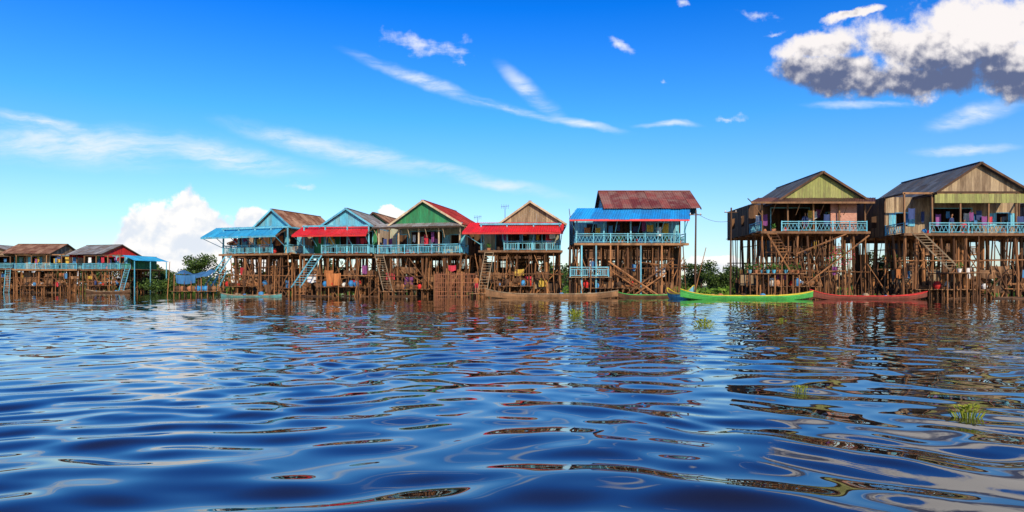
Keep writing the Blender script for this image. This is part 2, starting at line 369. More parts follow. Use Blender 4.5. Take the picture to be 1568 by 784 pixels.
E,X,Z,x0,x1,zf,ze=stilt_house('stilt_house',104,-70,38,411,391,374,-20,-80,42,L=8,gable=W_GREY,roofL=R_GREY,roofR=R_GREY,wall=P_GREEN,rot=0)
b=MB(); b.ladder((X(14),-.2,zf),(X(26),-2.2,.0),.8,P_LBLUE); b.obj('ladder',E)
def ridge_house(name,D,xl,xr,fl,rx0,rx1,ridge,low,L=7,ver=2,roof=R_BROWN,wall=W_GREY,rail=P_LBLUE,awn=None,post=W_MID,rot=0,railpx=None,dens=1,clutter=1,rstyle=0,wall_and_screen=.6,gab=None):
    r=stilt_house(name,D,xl,xr,fl,low,low-1,(xl+xr)/2,xl+3,xr-3,L=L,ver=ver,rot=rot,wall=wall,rail=rail,awn=awn,post=post,railpx=railpx,dens=dens,clutter=clutter,rstyle=rstyle,wall_and_screen=wall_and_screen)
    E,X,Z,x0,x1,zf,ze=r
    for c in list(E.children):
        if c.name.startswith(('roof','gable')): bpy.data.objects.remove(c)
    yr=L/2; zr=Z(ridge,yr); xa,xb=X(rx0,yr),X(rx1,yr); zl=ze+.05; b=MB()
    b.sheets((xa,yr,zr),(xb,yr,zr),(xb,-.4,zl),(xa,-.4,zl),roof); b.sheets((xb,yr,zr),(xa,yr,zr),(xa,L+.4,zl),(xb,L+.4,zl),roof)
    b.beam((xa,yr,zr+.05),(xb,yr,zr+.05),.3,.05,roof)
    for x in (xa,xb): b.beam((x,-.4,zl-.04),(x,yr,zr-.06),.05,.15,W_DARK); b.beam((x,L+.4,zl-.04),(x,yr,zr-.06),.05,.15,W_DARK)
    b.obj('roof',E); b=MB()
    for x in (xa+.3,xb-.3): b.boards((x,0.1),(x,L-.1),ze-.3,lambda s:ze-.05+(zr-ze)*(1-abs(s+.1-yr)/(yr+.4)),gab or wall)
    b.obj('gable',E)
    return r
ridge_house('stilt_house',100,24,118,412,28,104,374,389,roof=R_BROWN,wall=W_GREY,L=7)
E,X,Z,x0,x1,zf,ze=ridge_house('stilt_house',98,122,190,412,114,180,375,390,L=7,roof=R_GREY,wall=P_GREEN,gab=P_RED,rot=-14)
b=MB(); b.sheets((x1+.05,.2,ze-.1),(x1+.05,6.5,ze-.1),(x1+2.6,6.5,ze-.9),(x1+2.6,-.2,ze-.9),R_LBLUE,ln=3)
for y in (0,3,6.2): b.beam((x1+2.5,y,-1),(x1+2.5,y,ze-.95),.1,.1,P_LBLUE)
for i in range(12): b.box(x1+.1+.2*i,x1+.28+.2*i,.1,6.4,zf-.1,zf-.04,W_MID)
b.obj('side_awning',E)
b=MB(); b.ladder((X(205),-.2,zf),(X(216),-2.5,.0),.8,P_LBLUE); b.obj('ladder',E)
# H1
E,X,Z,x0,x1,zf,ze=stilt_house('stilt_house',68,328,452,388,349,322,418,384,452,L=8.5,ver=2.6,gy=1.2,rot=-20,gable=P_LBLUE,wall=W_BEIGE,side=W_BEIGE,roofL=R_BROWN,roofR=R_BROWN,barge=P_LBLUE,
    awn=(296,440,347,362,1.6,R_LBLUE,P_LBLUE),post=P_LBLUE,railpx=(330,425))
b=MB(); b.ladder((X(345),-.2,zf),(X(326),-2.6,.2),.8,P_LBLUE); b.ladder((X(336),-.4,zf*.6),(X(330),-1.5,.2),.8,P_LBLUE); b.obj('ladder',E)
# H2
E,X,Z,x0,x1,zf,ze=stilt_house('stilt_house',66,462,568,388,346,320,530,490,570,L=8,ver=2.4,gy=1.2,rot=-8,gable=P_LBLUE,wall=P_GREEN,side=W_BEIGE,roofL=R_GREY,roofR=R_GREY,barge=P_LBLUE,
    awn=(446,566,347,360,1.5,R_ARED,P_RED),post=P_LBLUE,railpx=(492,566))
b=MB(); b.ladder((X(488),-.2,zf),(X(470),-2.8,.9),.9,P_LBLUE); b.ladder((X(476),-2.6,1.3),(X(482),-3.4,-.3),1.0,W_STILT); b.clothsheet(X(505),X(528),-.9,2.3,1.1,C_OR,.2); b.obj('ladder',E)
stilt_house('stilt_house',80,545,602,390,345,326,573,548,600,L=7,gable=P_GREEN,wall=W_GREY,roofL=R_GREY,roofR=R_BROWN,lower=False,clutter=.3,rot=-10)
# H3
E,X,Z,x0,x1,zf,ze=stilt_house('stilt_house',64,574,708,388,344,308,650,596,710,L=9,ver=2.6,gy=0.05,rot=-14,gable=P_GREEN,wall=W_PALE,side=W_MID,roofL=R_GREY,roofR=R_RED,barge=W_BEIGE,
    post=W_BEIGE,awn=(566,712,342,347,.7,R_GREY,W_DARK),dens=1.1)
b=MB(); b.ladder((X(576),-.2,zf),(X(612),-3.0,.6),.9,W_GREY)
for i in range(12): b.box(X(600)+i*.2,X(600)+i*.2+.18,-3.4-R.uniform(0,.1),-2.2,.5,.56,W_MID)
for i in range(6): b.cyl((X(600)+i*.5,-3.3,-1),(X(600)+i*.5,-3.3,R.uniform(.6,1.3)),.05,.05,W_STILT)
b.obj('ladder',E)
# H4
E,X,Z,x0,x1,zf,ze=stilt_house('stilt_house',62.5,736,858,383,343,309,811,764,864,L=8,ver=2.4,gy=1.1,rot=-2,gable=W_GREY,wall=W_PALE,roofL=R_BROWN,roofR=R_BROWN,barge=W_BEIGE,
    awn=(708,863,341,356,1.5,R_ARED,P_RED),post=P_LBLUE,railpx=(772,858))
b=MB(); b.ladder((X(750),-.2,zf),(X(742),-2.6,.6),.8,W_GREY); b.obj('ladder',E)
# H5
E,X,Z,x0,x1,zf,ze=ridge_house('stilt_house',60,882,1050,372,916,1056,293,321,L=7,ver=2.2,roof=R_REDB,wall=P_LBLUE,post=P_LBLUE,awn=(872,1056,319,336,1.5,R_ABLUE,R_ARED),railpx=(882,1040),rstyle=1,dens=1.05)
b=MB(); zl=Z(424)
for i in range(19): b.box(X(870)+.2*i,X(870)+.2*i+.19,-.8-R.uniform(0,.1),2,zl-.07,zl,W_GREY)
b.rail((X(872),-.75,zl),(X(930),-.75,zl),P_LBLUE,style=0)
for px in (872,890,912,934,945,980,1012,1040): b.beam((X(px),-.35,-1),(X(px),-.35,zf-.25),.13,.13,P_LBLUE if px in(890,912,980) else W_STILT)
b.ladder((X(935),-.3,zf*.55),(X(1000),-1.3,.1),.9,W_STILT); b.cyl((X(930),-.6,zf*.66),(X(1003),-1.4,.2),.08,.08,W_STILT); b.cyl((X(1030),-.6,zf*.7),(X(950),-1.4,.1),.08,.08,W_STILT); b.cyl((X(1018),-.5,zf*.45),(X(960),-1.6,.0),.07,.07,W_STILT)
b.boards((X(1045),.5),(X(1045),5),1.0,zf-.3,W_GREY)
b.obj('landing',E)
# H7
E,X,Z,x0,x1,zf,ze=stilt_house('stilt_house',57,1166,1326,354,306,264,1257,1192,1324,L=9,ver=3.0,gy=0.0,rot=0,gable=P_OLIVE,wall=W_DARK,side=W_MID,roofL=R_SLATE,roofR=R_SLATE,barge=W_DARK,
    awn=(1150,1340,303,309,1.0,R_DARK,W_MID),post=W_MID,railpx=(1196,1326),rail=P_LBLUE,rstyle=1,dens=1.2,clutter=1.4,wall_and_screen=.75)
b=MB(); b.box(X(1272,.3),X(1312,.3),.3,.42,zf,Z(308,.3),BRICK); b.obj('brick_panel',E)
b=MB(); zl=Z(419)
for i in range(23): b.box(X(1140)+.2*i,X(1140)+.2*i+.19,-1.6-R.uniform(0,.15),1.2,zl-.07,zl,W_MID)
b.ladder((X(1178),-.2,zf),(X(1205),-1.9,zl),.8,W_STILT)
for i in range(9):
    x=X(1140)+i*.5; b.cyl((x,-1.5,-1),(x+R.uniform(-.1,.1),-1.5,zl+R.choice((0,0,.8))),.06,.05,W_STILT)
    b.lathe((x,-1.3,zl),[(.1,0),(.17,.28),(.19,.3),(.12,.26)],R.choice((TERRA,P_WHITE,P_LBLUE))); b.leaves((x,-1.3,zl+.55),(.25,.25,.3),60,.14,L_POT)
    if i%2: b.leaves((x,-1.35,zl+.65),(.22,.2,.25),14,.1,FLOW)
b.cyl((X(1225),-1.2,1.2),(X(1325),-.6,zf-.4),.07,.07,W_STILT); b.cyl((X(1210),-1.2,zf-2),(X(1290),-.6,zf-.3),.07,.07,W_STILT)
b.leaves((X(1285),-.5,zf-2.2),(1.2,.5,.9),150,.13,FLOW); b.leaves((X(1285),-.5,zf-2.2),(1.3,.5,1.0),200,.15,L_POT)
b.obj('landing',E)
# H8
E8=stilt_house('stilt_house',54,1384,1600,357,294,250,1497,1432,1572,L=10,ver=2.8,gy=0.0,rot=0,gable=W_GREY,wall=W_GREY,side=W_MID,roofL=R_SLATE,roofR=R_SLATE,barge=W_DARK,
    post=W_MID,railpx=(1422,1600),rail=P_LBLUE,rstyle=1,dens=1.15,clutter=1.4,wall_and_screen=.75)
E,X,Z,x0,x1,zf,ze=E8
b=MB(); b.boards((X(1430),-.1),(X(1600),-.1),Z(311),Z(297),P_OLIVE); b.obj('valance',E)
b=MB(); b.ladder((X(1400),-.3,zf+.1),(X(1440),-2.0,Z(416)),.9,W_GREY); zl=Z(418)
for i in range(16): b.box(X(1420)+.2*i,X(1420)+.2*i+.19,-2.6-R.uniform(0,.1),0,zl-.07,zl,W_MID)
for i in range(7): b.cyl((X(1420)+i*.5,-2.5,-1),(X(1420)+i*.5,-2.5,zl-.1),.06,.05,W_STILT); b.cyl((X(1420)+i*.5,-.5,-1),(X(1420)+i*.5,-.5,zl-.1),.06,.05,W_STILT)
b.lathe((X(1440),-2.3,zl),[(.1,0),(.17,.28),(.19,.3)],P_WHITE); b.leaves((X(1440),-2.3,zl+.5),(.25,.25,.3),60,.14,L_POT)
b.obj('landing',E)
stilt_house('stilt_house',56,1640,1800,357,300,258,1720,1640,1800,L=9)
for (D,xl,xr,fl,ev,pk) in ((84,352,440,392,372,356),(86,620,700,394,372,355),(84,760,840,394,372,352),(80,900,1030,394,362,345),(82,1190,1290,388,350,330),(80,1400,1500,388,345,320)):
    stilt_house('stilt_house',D,xl,xr,fl,ev,pk,(xl+xr)/2,xl,xr,L=6,lower=False,clutter=.3,wall=W_DARK,rail=W_MID,trim=W_MID)

def cage(D,xl,xr,top):
    E=empty('fish_cage',(wx((xl+xr)/2,D),D,0)); w=(xr-xl)/F*D/2; zt=wz(top,D); b=MB()
    m=mat_var('cage_slats',(0.22,0.08,0.04),(0.36,0.14,0.07),(0.10,0.05,0.03),.5)
    n=int(2*w/.19)
    for y in (0,2.2):
        for i in range(n+1): x=-w+2*w*i/n+R.uniform(-.03,.03); b.beam((x,y,-.5),(x+R.uniform(-.06,.06),y,zt+R.uniform(-.15,.2)),.04,.02,m)
        for k in range(6): b.beam((-w-.05,y-.03,.15+(zt-.2)*k/5),(w+.05,y-.03,.15+(zt-.2)*k/5+R.uniform(-.05,.05)),.03,.04,m)
    for x in (-w,w):
        for i in range(13): b.beam((x,i*.17,-.5),(x,i*.17,zt),.02,.05,m)
        for k in range(4): b.beam((x,0,.15+(zt-.2)*k/3),(x,2.2,.15+(zt-.2)*k/3),.03,.05,m)
    b.obj('slat_panels',E); b=MB()
    for x in (-w-.07,-w/3,w/3,w+.07):
        for y in (-.09,2.29): b.cyl((x,y,-1),(x,y,zt+.2),.06,.05,W_STILT)
    b.obj('cage_posts',E)
cage(60.5,666,728,419)
E=empty('tarpaulin_shelter',(wx(303,66),66,0)); b=MB(); xx=lambda p:wx(p,66)-wx(303,66)
k=14; vs=[]
for j in range(7):
    for i in range(k+1):
        t=i/k; v=j/6; vs.append((xx(274)+(xx(330)-xx(274))*t, -.9+2.4*v, wz(416,66)-.4*(1-v)**2+.2*math.sin(t*7+v*3)+.08*math.sin(t*19)))
b.add(vs,[(j*(k+1)+i,j*(k+1)+i+1,(j+1)*(k+1)+i+1,(j+1)*(k+1)+i) for j in range(6) for i in range(k)],C_TARP)
b.clothsheet(xx(276),xx(306),-.92,wz(418,66)-.2,wz(434,66),C_TARP,.16)
b.obj('tarpaulin',E,True); b=MB()
for i in range(8):
    for y in (-.8,.6,1.6): b.cyl((xx(272)+i*.55,y,-1),(xx(272)+i*.55+R.uniform(-.1,.1),y,R.uniform(.6,2.3)),.05,.045,W_STILT)
for i in range(18): b.box(xx(270)+i*.25,xx(270)+i*.25+.23,-1.2,2,.5,.56,W_MID)
for i in range(10): b.lathe((xx(275)+i*.4,-.4,.56),[(.15,0),(.25,.2),(.25,.35),(.12,.5)],R.choice((W_DARK,W_MID,TERRA,P_BLUE)))
b.cyl((xx(268),-1.5,-.2),(xx(272),-1.5,3.4),.04,.03,W_STILT)
b.obj('platform',E)

# ---------------- boats ----------------
def boat(name,xc,yc,length,beam,hullm,gunm,inm,rot=0,rise=.55,h=.42,accent=None):
    E=empty(name,(xc,yc,0),rot); b=MB(); n=36
    prof=[(-1,1.0),(-.92,.55),(-.7,.12),(-.35,-.05),(0,-.08),(.35,-.05),(.7,.12),(.92,.55),(1,1.0)]
    def sect(t,inn):
        u=2*t-1; w=beam/2*(max(0,1-abs(u)**2.6))**.75+.03; base=h+rise*abs(u)**4*(1.15 if u<0 else .8); keel=-.12+rise*.75*abs(u)**4
        s=.92 if inn else 1; o=.06 if inn else 0
        return [(u*length/2*(1-.004*inn),p*w*s,keel+o+(base-keel-o)*max(0,q)) for p,q in prof],w,base
    for inn,m in ((0,hullm),(1,inm)):
        vs=[];fs=[]
        for i in range(n+1): vs+=sect(i/n,inn)[0]
        for i in range(n):
            for j in range(8):
                f=(i*9+j,i*9+j+1,(i+1)*9+j+1,(i+1)*9+j); fs.append(f if inn else f[::-1])
        b.add(vs,fs,m)
    for sgn in (-1,1):
        for i in range(n):
            u0,w0,z0=2*i/n-1,*sect(i/n,0)[1:]; u1,w1,z1=2*(i+1)/n-1,*sect((i+1)/n,0)[1:]
            b.beam((u0*length/2,sgn*w0,z0+.02),(u1*length/2,sgn*w1,z1+.02),.07,.06,gunm)
            if accent: b.beam((u0*length/2,sgn*(w0+.005),z0-.1),(u1*length/2,sgn*(w1+.005),z1-.1),.05,.05,accent)
    for i in range(5,n-4,4):
        t=i/n; _,w,z=sect(t,0); b.box((2*t-1)*length/2-.12,(2*t-1)*length/2+.12,-w*.93,w*.93,z-.12,z-.07,inm)
    for _ in range(7):
        x=R.uniform(-.3,.3)*length; r=R.uniform(.12,.24); b.lathe((x,R.uniform(-.2,.2),.02),[(r*.7,0),(r,r*.8),(r*1.05,r*1.6),(r*.5,r*2.1)],R.choice((W_DARK,W_MID,TERRA,P_BLUE,W_GREY)))
    b.obj('hull',E,False); return E
boat('long_wooden_boat',wx(845,57),56.6,11.3,1.3,W_MID,W_GREY,W_MID,rot=2,rise=.4,h=.36)
boat('long_wooden_boat',wx(1143,51.5),51.5,10.2,1.2,P_LGREEN,P_YEL,P_RED,rot=-1,rise=.45,h=.3,accent=P_LGREEN)
boat('long_wooden_boat',wx(1330,51.8),51.8,9.2,1.1,mat_var('maroon_hull',(0.16,0.04,0.03),(0.22,0.06,0.04),(0.08,0.03,0.02),.6),P_RED,W_DARK,rot=1,rise=.45,h=.26)
boat('long_wooden_boat',wx(388,63),62.5,5.6,.9,mat_var('faded_teal_hull',(0.06,0.25,0.25),(0.1,0.3,0.3),(0.08,0.1,0.08),.6),W_GREY,W_MID,rot=3,rise=.2,h=.16)
boat('long_wooden_boat',wx(990,59),57.8,6,1,W_DARK,P_LGREEN,W_DARK,rot=4,rise=.3,h=.26)
boat('long_wooden_boat',wx(1040,54),53.6,3.2,.9,P_LBLUE,P_YEL,W_MID,rot=115,rise=.6,h=.4)
boat('long_wooden_boat',wx(165,94),94,6,.9,W_DARK,W_GREY,W_MID,rot=4,rise=.3,h=.25)

# ---------------- people ----------------
def person(loc,face,pose,shirt,pants,scale=1.0):
    E=empty('person',loc,face); E.scale=(scale,)*3
    if pose=='stand':
        hz=.90; legs=lambda s:[((s*.09,0,hz-.06),.085),((s*.11,-.02,.49),.062),((s*.11,.02,.09),.04),((s*.12,-.13,.03),.033)]
    else:
        hz=.12; legs=lambda s:[((s*.10,0,hz),.085),((s*.20,-.40,hz+.10),.065),((s*.10,-.52,-.28),.042),((s*.10,-.64,-.33),.034)]
    V=[(0,0,hz)];Rr=[.12];P=['pants'];Ed=[]
    def ad(p,r,par,part):
        V.append(p);Rr.append(r);P.append(part);Ed.append((par,len(V)-1));return len(V)-1
    s1=ad((0,0,hz+.2),.115,0,'shirt'); s2=ad((0,.0,hz+.42),.125,s1,'shirt'); nk=ad((0,.0,hz+.54),.05,s2,'skin'); ad((0,-.01,hz+.64),.05,nk,'skin')
    for s in (-1,1):
        l=0
        for (p,r),pt in zip(legs(s),('pants','pants','skin','skin')): l=ad(p,r,l,pt)
        a=ad((s*.17,0,hz+.46),.055,s2,'shirt'); a=ad((s*.24,.03,hz+.20),.042,a,'shirt')
        if pose=='stand': w=(s*.25,-.08,hz-.03); fd=(0,-.03,-.09)
        else: w=(s*.18,-.28,hz+.16); fd=(0,-.09,-.02)
        a=ad(w,.027,a,'skin'); pm=ad(tuple(w[i]+fd[i]*.8 for i in range(3)),.03,a,'skin')
        for k,(dx,ln) in enumerate(((-.03,.8),(-.01,1),(.01,.95),(.03,.75))):
            q=tuple(w[i]+fd[i]*1.3+(dx if i==0 else 0) for i in range(3)); f1=ad(q,.009,pm,'skin')
            ad(tuple(q[i]+fd[i]*.5*ln+(0,-.012,-.01)[i] for i in range(3)),.008,f1,'skin')
        ad((w[0]-s*.045,w[1]+fd[1]*.9-.02,w[2]+fd[2]*.9),.01,pm,'skin')
    me=bpy.data.meshes.new('body'); me.from_pydata(V,Ed,[]); o=bpy.data.objects.new('tmp',me); sc.collection.objects.link(o)
    o.modifiers.new('s','SKIN')
    for i,sv in enumerate(me.skin_vertices[0].data): sv.radius=(Rr[i]*(1.25 if P[i]=='shirt' and i<3 else 1),Rr[i]); sv.use_root=(i==0)
    sd=o.modifiers.new('d','SUBSURF'); sd.levels=1; sd.render_levels=1
    dg=bpy.context.evaluated_depsgraph_get(); m2=bpy.data.meshes.new_from_object(o.evaluated_get(dg)); bpy.data.objects.remove(o)
    m2.materials.clear()
    for m in (SKIN,shirt,pants): m2.materials.append(m)
    pts=[Vector(v) for v in V]
    for f in m2.polygons:
        c=f.center; best=None
        for (i,j) in Ed:
            a,b_=pts[i],pts[j]; d=b_-a; t=max(0,min(1,(c-a).dot(d)/max(d.length_squared,1e-9))); dist=(c-(a+d*t)).length
            if best is None or dist<best[0]: best=(dist,P[j] if P[i]!='shirt' or P[j]!='skin' else ('shirt' if t<.5 else 'skin'))
        f.material_index={'skin':0,'shirt':1,'pants':2}[best[1]]; f.use_smooth=True
    ob=bpy.data.objects.new('body',m2); sc.collection.objects.link(ob); ob.parent=E
    b=MB(); hc=Vector((0,-.02,hz+.72))
    def ell(c,r,m,n=12,k=8,zmin=-1):
        vs=[];fs=[]
        for j in range(k+1):
            ph=-math.pi/2+math.pi*j/k
            for i in range(n): th=2*math.pi*i/n; vs.append((c[0]+r[0]*math.cos(ph)*math.cos(th),c[1]+r[1]*math.cos(ph)*math.sin(th),c[2]+r[2]*max(zmin,math.sin(ph))))
        for j in range(k):
            for i in range(n): fs.append((j*n+i,j*n+(i+1)%n,(j+1)*n+(i+1)%n,(j+1)*n+i))
        b.add(vs,fs,m)
    ell(hc,(.075,.092,.115),SKIN); ell(hc+Vector((0,.018,.03)),(.082,.092,.10),HAIR,zmin=-.35)
    ell(hc+Vector((0,-.095,-.01)),(.012,.018,.022),SKIN,6,4); ell(hc+Vector((0,-.082,-.05)),(.025,.008,.007),P_RED,6,4)
    for s in (-1,1): ell(hc+Vector((s*.077,0,-.01)),(.01,.02,.03),SKIN,6,4); ell(hc+Vector((s*.03,-.083,.005)),(.012,.007,.007),HAIR,6,4)
    b.obj('head',E,True)
    return E
NAVY=C_LIST[3]
person((wx(731,61),59.6,.42),15,'stand',C_OR,C_LIST[0],.95)
E,X,Z,x0,x1,zf,ze=E8
person((wx(1480,54.6),54.9,zf+.22),0,'sit',C_LIST[0],NAVY)
person((wx(1461,55),55.3,zf-.03),20,'stand',NAVY,W_MID)
person((wx(1236,57.6),58.0,wz(354,57)-.03),-10,'stand',C_LIST[3],C_LIST[4])
person((wx(908,59.6),60.0,wz(424,60)),10,'stand',C_TARP,NAVY)
b=MB(); x=wx(1480,54.6); b.box(x-.3,x+.3,54.8,55.2,zf+.2,zf+.25,W_MID)
for dx in(-.26,.26):
    for dy in (54.84,55.16): b.beam((x+dx,dy,zf-.03),(x+dx,dy,zf+.2),.05,.05,W_MID)
b.obj('wooden_bench')
b=MB()
for i in range(9): b.box(wx(720,60)+i*.22,wx(720,60)+i*.22+.2,59.0,60.2,.34,.41,W_MID)
for i in range(4):
    for y in (59.1,60.1): b.cyl((wx(720,60)+i*.6+.05,y,-1),(wx(720,60)+i*.6+.05,y,.34),.06,.06,W_STILT)
b.obj('jetty')

def pole(x,y,z):
    b=MB(); b.cyl((x,y,-1),(x+.1,y,z),.1,.07,W_DARK,8); b.beam((x-.5,y,z-.4),(x+.6,y,z-.4),.07,.07,W_DARK)
    for dx in (-.4,.5): b.cyl((x+dx,y,z-.38),(x+dx,y,z-.22),.04,.03,P_WHITE)
    b.obj('utility_pole')
pole(wx(1118,58),58,wz(318,58)); pole(wx(1064,59),59,wz(322,59))
b=MB(); p=Vector((wx(1064,59)+.1,59,wz(322,59)-.25)); q=Vector((wx(1118,58)+.1,58,wz(335,58)-.2))
for k in range(12):
    f=lambda t:p.lerp(q,t)-Vector((0,0,.35*math.sin(math.pi*t))); b.cyl(f(k/12),f((k+1)/12),.015,.015,W_DARK,5)
b.obj('power_line')
for px,py,D,zb in ((773,313,64,343),(730,330,68,350)):
    b=MB(); x=wx(px,D); z=wz(py,D); b.cyl((x,D+2,wz(zb,D)-1),(x,D+2,z),.03,.025,W_DARK)
    b.beam((x-.4,D+2,z),(x+.4,D+2,z+.1),.03,.03,W_DARK)
    for k in range(5): b.beam((x-.35+k*.17,D+1.7,z+.02*k),(x-.35+k*.17,D+2.3,z+.05+.02*k),.02,.02,W_DARK); b.beam((x-.35+k*.17,D+2,z-.2),(x-.35+k*.17,D+2,z+.25),.02,.02,W_DARK)
    b.obj('tv_antenna')

# ---------------- vegetation ----------------
def hyacinth(px,py,wpx):
    D=F*H/(py-HY); x=wx(px,D); w=wpx/F*D/2; E=empty('water_hyacinth',(x,D,.02)); b=MB()
    n=int(30+wpx*.6)
    for _ in range(n):
        a=R.uniform(0,6.28); r=R.random()**.7; cx,cy=math.cos(a)*w*r,math.sin(a)*w*.7*r; hh=w*R.uniform(.15,.65)*(1.15-r*.6); ls=w*R.uniform(.2,.32)
        tip=Vector((cx*1.25,cy*1.25,hh)); b.cyl((cx*.7,cy*.7,-.06),tip,w*.03,w*.02,L_HYA,4)
        out=Vector((math.cos(a),math.sin(a),R.uniform(.1,1.2))).normalized(); sd=out.cross(Vector((0,0,1))).normalized()
        vs=[tip]
        for k in range(1,8):
            t=k/8*2*math.pi; vs.append(tip+out*ls*(.5-.5*math.cos(t))+sd*ls*.42*math.sin(t)+Vector((0,0,.1*ls*abs(math.sin(t)))))
        b.add(vs,[tuple(range(8))],L_HYA)
    b.obj('leaves',E)
hyacinth(880,484,26); hyacinth(1078,499,32); hyacinth(782,489,12); hyacinth(1226,600,22); hyacinth(1481,638,46); hyacinth(1198,492,12)
rg=np.random.default_rng(5)
def leafmass(name,clumps,n,size,mat):
    c=np.array(clumps); wgt=c[:,3]*c[:,5]; idx=rg.choice(len(c),n,p=wgt/wgt.sum())
    d=rg.normal(size=(n,3)); d/=np.linalg.norm(d,axis=1)[:,None]; d*=(rg.random(n)**.45)[:,None]
    p=c[idx,:3]+d*c[idx,3:]; a=rg.normal(size=(n,3)); a/=np.linalg.norm(a,axis=1)[:,None]
    b_=np.cross(a,rg.normal(size=(n,3))); b_/=np.linalg.norm(b_,axis=1)[:,None]
    s=(size*rg.uniform(.5,1.4,n))[:,None]
    V=np.stack([p-a*s*.5,p+b_*s*.3,p+a*s*.5,p-b_*s*.3],1).reshape(-1,3)
    me=bpy.data.meshes.new(name); me.vertices.add(4*n); me.vertices.foreach_set('co',V.ravel()); me.loops.add(4*n); me.loops.foreach_set('vertex_index',np.arange(4*n))
    me.polygons.add(n); me.polygons.foreach_set('loop_start',np.arange(n)*4); me.update(calc_edges=True); me.materials.append(mat)
    o=bpy.data.objects.new(name,me); sc.collection.objects.link(o); return o
cl=[]
for i in range(420):
    x=R.uniform(-230,230); y=R.uniform(132,175); h=R.uniform(2.5,5.5)+1.0*math.sin(x*.11)+.8*math.sin(x*.31)
    cl.append((x,y,h*.5,R.uniform(1.5,3.2),2.5,h*.5)); cl.append((x+R.uniform(-2,2),y,h*.85,R.uniform(.8,1.8),1.5,h*.28))
leafmass('distant_trees',cl,60000,.75,L_TREE)
cl=[(R.uniform(-170,200),R.uniform(115,123),R.uniform(.2,.6),R.uniform(1,3),1.2,R.uniform(.3,.8)) for _ in range(320)]
cl+=[(R.uniform(22,37),R.uniform(86,98),R.uniform(.1,.4),R.uniform(.8,2),1.2,R.uniform(.3,.7)) for _ in range(46)]
leafmass('reeds',cl,46000,.42,L_REED)
def tree(name,x,y,h,w,n=2600):
    E=empty(name,(x,y,0)); b=MB(); b.cyl((0,0,-.5),(0.1,0,h*.55),.18,.09,W_DARK,8,bend=.1); cl=[]
    for i in range(11):
        a=R.uniform(0,6.28); r=w*R.uniform(.15,.55); z=h*R.uniform(.45,.92); e=(math.cos(a)*r,math.sin(a)*r,z)
        b.cyl((0.05,0,h*R.uniform(.3,.5)),e,.07,.02,W_DARK,5,bend=.08); cl.append((*e,w*R.uniform(.16,.3),w*.25,h*R.uniform(.10,.2)))
    b.obj('trunk',E); o=leafmass('crown',cl,n,.28,L_TREE); o.parent=E
tree('tree',wx(303,84),84,5.0,4.5); tree('tree',wx(1085,100),104,4.6,5); tree('tree',wx(1108,110),110,4.8,6); tree('tree',wx(258,110),112,3.6,6)
tree('tree',wx(1350,80),80,5,4)
cl=[(wx(px,100)+R.uniform(-1,1),100+R.uniform(-2,2),R.uniform(.5,1.6),1.4,1.2,R.uniform(.6,1.3)) for px in range(225,330,7)]
cl+=[(wx(px,108)+R.uniform(-1,1),108+R.uniform(-2,2),R.uniform(.8,2.4),1.3,1.2,R.uniform(.6,1.5)) for px in range(1050,1135,4)]
leafmass('shrubs',cl,16000,.3,L_TREE)
m,nt,p=newmat('bank_ground'); tc=N(nt,'ShaderNodeTexCoord'); n=NOISE(nt,tc.outputs['Object'],.08,6)
nt.links.new(MIX(nt,MR(nt,n,.35,.65),(0.05,0.10,0.02),(0.13,0.12,0.05)),p.inputs['Base Color']); p.inputs['Roughness'].default_value=1
b=MB(); vs=[];rows=[(118,-.6),(121,.25),(130,.4),(200,.6),(600,1),(2500,1)]
for y,z in rows:
    for i in range(61): vs.append(((i-30)*(10+y*.05),y+(2*math.sin(i*1.3) if y<125 else 0),z+(R.uniform(-.1,.1) if y>119 else 0)))
b.add(vs,[(j*61+i,j*61+i+1,(j+1)*61+i+1,(j+1)*61+i) for j in range(5) for i in range(60)],m); b.obj('riverbank',None,True)

